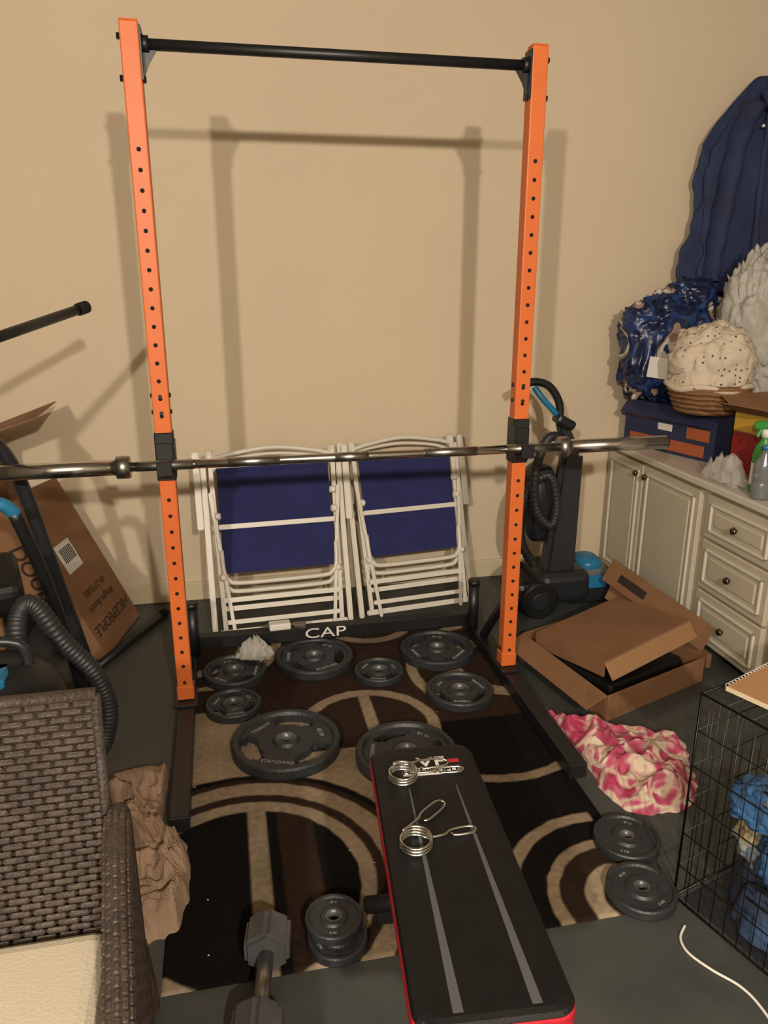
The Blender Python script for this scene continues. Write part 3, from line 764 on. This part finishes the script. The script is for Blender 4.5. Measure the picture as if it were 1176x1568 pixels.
def arm(s_,xbase):
    def xa(y): return xbase+s_*(.0+(1.12-y)*.10)
    def top(y):
        ys=[.50,.56,.62,.80,1.00,1.10,1.18]; zs=[.40,.455,.475,.53,.585,.60,.58]
        for i in range(6):
            if ys[i]<=y<=ys[i+1]: return zs[i]+(zs[i+1]-zs[i])*(y-ys[i])/(ys[i+1]-ys[i])
        return .40 if y<.5 else .58
    ang=math.atan(-.10*s_)
    for r in range(30):
        z=.08+r*.018
        for c in range(19):
            y=.53+.035*(c+.5*(r%2))
            if z>top(y)-.012 or y>1.16: continue
            for o_ in (-.014,.014): b.box((xa(y)+o_,y,z),(.008,.033,.016),M_wick,bev=.003,rot=(0,0,-ang))
    for k in range(16):
        y=.54+k*.04; zt_=top(y)-.01
        b.box((xa(y),y,(.06+zt_)/2),(.022,.042,zt_-.06),M_wick,bev=0)
    pts=[V((xa(1.17),1.17,.03)),V((xa(1.17),1.175,.45)),V((xa(1.15),1.16,.57))]+[V((xa(y),y,top(y))) for y in (1.10,1.0,.9,.8,.7,.62,.56)]+[V((xa(.52),.52,.40)),V((xa(.52),.515,.2)),V((xa(.52),.515,.03))]
    b.tube(pts,.019,M_wick,seg=12,smooth_n=6)
    for k in range(34):
        y=1.12-k/33*.56
        for a in range(7):
            an=math.pi*(-.05+a*1.1/6); yy=y-(.008 if a%2 else 0)
            cpt=V((xa(yy)+.019*math.cos(an),yy,top(yy)+.019*math.sin(an)))
            b.box((0,0,0),(.0085,.0155,.006),M_wick,bev=.002,M=Matrix.Translation(cpt)@Matrix.Rotation(math.atan(.3),4,'X')@Matrix.Rotation(math.pi/2-an,4,'Y'))
    b.beam((xa(1.17),1.18,.27),(xa(1.17)-.005,1.29,.0),.035,.035,M_wood,bev=.004)
    b.beam((xa(.52),.53,.27),(xa(.52),.53,.0),.035,.035,M_wood,bev=.004)
arm(1,-.212); arm(-1,xl-.012)
b.box(((xl+xr)/2,.80,.28),(xr-xl+.03,.58,.10),M_wick,bev=.01)
b.box(((xl+xr)/2+.008,.79,.385),(xr-xl+.005,.57,.11),M_cush,bev=.035,seg=4)
b.done()

# ------------------------------------------------------------------ leaning carton etc. on left
b=B('leaning_bench_carton')
o=V((-.42,3.28,.006)); Wd=V((-.09,-.39,0)); Ld=V((-.41,.025,.943)); nn=Wd.cross(-Ld).normalized()
Ls=Ld*.68
b.slab(o,Wd,Ls,.15,M_card,bev=.002)
tx=o+nn*.001
b.text('HICEPEOPLE',.062,tx+Wd*.5+Ld*.10,Wd,-Ld,M_ink)
b.text('Weight Bench',.042,tx+Wd*.5+Ld*.18,Wd,-Ld,M_ink)
b.text('VR-27YL005',.040,tx+Wd*.5+Ld*.24,Wd,-Ld,M_ink)
def lab(a0,w_,l0,l1,off,m):
    p=tx+nn*off+Wd*a0+Ld*l0
    b.slab(p+Wd*w_,-Wd*w_,Ld*(l1-l0),.0008,m)
lab(.45,.32,.34,.46,0,M_label)
for k in range(8): lab(.48+.032*k,.014,.38,.44,.001,M_ink)
b.text('DOUBLE',.085,o+Wd*1.004+Ls*.55-nn*.075,-Ld,nn,M_ink,bold=.001)
b.done()
b=carton('upright_carton',(-1.17,2.92,0),(.29,0,0),(0,.34,0),.88,M_card,flaps={1:(.24,.35,M_card2),0:(.14,.9,M_card),3:(.12,.8,M_card)}); b.done()
b=B('floor_steel_bar'); b.tube([(-.53,2.80,.018),(-.315,3.24,.018)],.017,M_black,seg=14); b.cyl((-.322,3.225,.02),(-.308,3.255,.02),.0195,M_dark); b.done()

b=B('pull_up_dip_station')
b.tube([(-.406,2.6,1.35),(-.582,2.3,1.288),(-.80,1.93,1.212)],.015,M_black,seg=14)
b.tube([(-.400,2.61,1.352),(-.42,2.576,1.345)],.019,M_dark,seg=14)
b.beam((-.80,1.95,0.0),(-.80,1.95,1.28),.05,.05,M_black,up=(0,1,0))
b.tube([(-.80,1.95,1.20),(-.74,2.40,1.05),(-.655,2.506,.888),(-.600,2.55,.586),(-.55,2.592,.273),(-.51,2.62,.02)],.022,M_dgrey,seg=14,smooth_n=6)
b.tube([(-.80,2.0,.84),(-.68,2.12,.86),(-.60,2.16,.85),(-.57,2.18,.80)],.015,M_black,seg=12,smooth_n=6)
b.tube([(-.63,2.15,.862),(-.60,2.16,.853),(-.575,2.175,.82)],.019,M_blue,seg=12,smooth_n=5)
b.tube([(-.58,2.17,.83),(-.54,2.24,.6),(-.51,2.32,.3),(-.50,2.40,.02)],.018,M_black,seg=12,smooth_n=6)
b.beam((-.80,1.55,.03),(-.80,2.7,.03),.05,.05,M_black); b.beam((-.80,2.6,.03),(-.49,2.6,.03),.05,.05,M_black)
b.beam((-.80,1.95,.55),(-.66,2.1,.62),.05,.05,M_black); b.box((-.66,2.14,.63),(.16,.22,.10),M_vinyl,bev=.03,seg=3,rot=(.2,0,.3))
b.done()
b=B('shop_vacuum'); vx,vy=-.58,1.82
b.lathe([(0,.04),(.13,.04),(.145,.06),(.15,.42),(.155,.43),(.155,.45),(.14,.50),(.10,.54),(.05,.56),(0,.56)],M_black,Mz(vx,vy,0))
for k in range(4):
    a=k*math.pi/2+.78; b.cyl((vx+.12*math.cos(a),vy+.12*math.sin(a),.03),(vx+.14*math.cos(a),vy+.14*math.sin(a),.03),.03,M_dark)
b.box((vx-.02,vy-.145,.47),(.06,.03,.07),M_blue,bev=.008); b.box((vx+.02,vy-.06,.545),(.05,.09,.03),M_blue,bev=.008)
b.tube([(vx-.08,vy,.52),(vx-.06,vy,.60),(vx+.06,vy,.60),(vx+.08,vy,.52)],.013,M_dgrey,smooth_n=5)
b.tube([(-.555,1.92,.52),(-.555,1.985,.60),(-.52,2.0,.622),(-.458,2.0,.507),(-.392,2.0,.41),(-.365,2.0,.304),(-.385,1.99,.2),(-.42,1.96,.17)],.025,M_hose,seg=14,smooth_n=30,rfun=lambda t:1+.08*math.sin(t*420))
b.done()

# ------------------------------------------------------------------ small items near rack back
film('clear_plastic_packaging',(.075,2.72,.045),(.075,.06,.07),M_plast,9,3)
b=B('white_power_adapter'); az=RZ+.0895
b.box((.165,2.822,az+.014),(.085,.045,.028),M_whitetxt,rot=(0,0,.05),bev=.006,seg=2); b.box((.11,2.822,az+.014),(.022,.02,.006),M_steel,bev=.001)
b.box((.245,2.822,az+.009),(.05,.035,.018),M_steel,rot=(0,0,-.1),bev=.004)
b.done()
b=B('floor_debris')
for k in range(30):
    x=random.uniform(-.2,1.3); y=random.uniform(1.0,2.4); z=RZ if (-.205<x<.965 and y>1.31) else .001
    s=random.uniform(.001,.0025); b.box((x,y,z),(s*1.5,s,s*.6),M_whitetxt,rot=(0,0,random.random()*3),bev=0)
b.done()

# ------------------------------------------------------------------ lamps
def lamp(x,y,z,W):
    b=B('ceiling_lamp'); b.cyl((x,y,ZC),(x,y,ZC-.02),.07,M_lamp,bev=.004); b.cyl((x,y,ZC-.02),(x,y,z+.15),.01,M_lamp)
    b.lathe([(.012,.15),(.03,.145),(.09,.10),(.095,.095),(.085,.095),(.03,.135),(.012,.14)],M_lamp,Mz(x,y,z)); b.done()
    l=bpy.data.lights.new('bulb','POINT'); l.energy=W; l.color=(1,.895,.755); l.shadow_soft_size=.045
    o=bpy.data.objects.new('bulb',l); o.location=(x,y,z); scene.collection.objects.link(o)
lamp(-1.15,-1.75,2.28,345)
lamp(.43,-1.6,2.28,345)
w=bpy.data.worlds.new('world'); scene.world=w; w.use_nodes=True; w.node_tree.nodes['Background'].inputs[0].default_value=(.9,.8,.66,1); w.node_tree.nodes['Background'].inputs[1].default_value=.05

# ------------------------------------------------------------------ camera
cam=bpy.data.cameras.new('camera'); co=bpy.data.objects.new('camera',cam); scene.collection.objects.link(co); scene.camera=co
cam.sensor_fit='VERTICAL'; cam.sensor_height=36; cam.lens=36*1178/1568; cam.clip_start=.02
co.location=(0,0,1.45); co.rotation_euler=(math.radians(90-17.2),0,math.radians(-11.8))
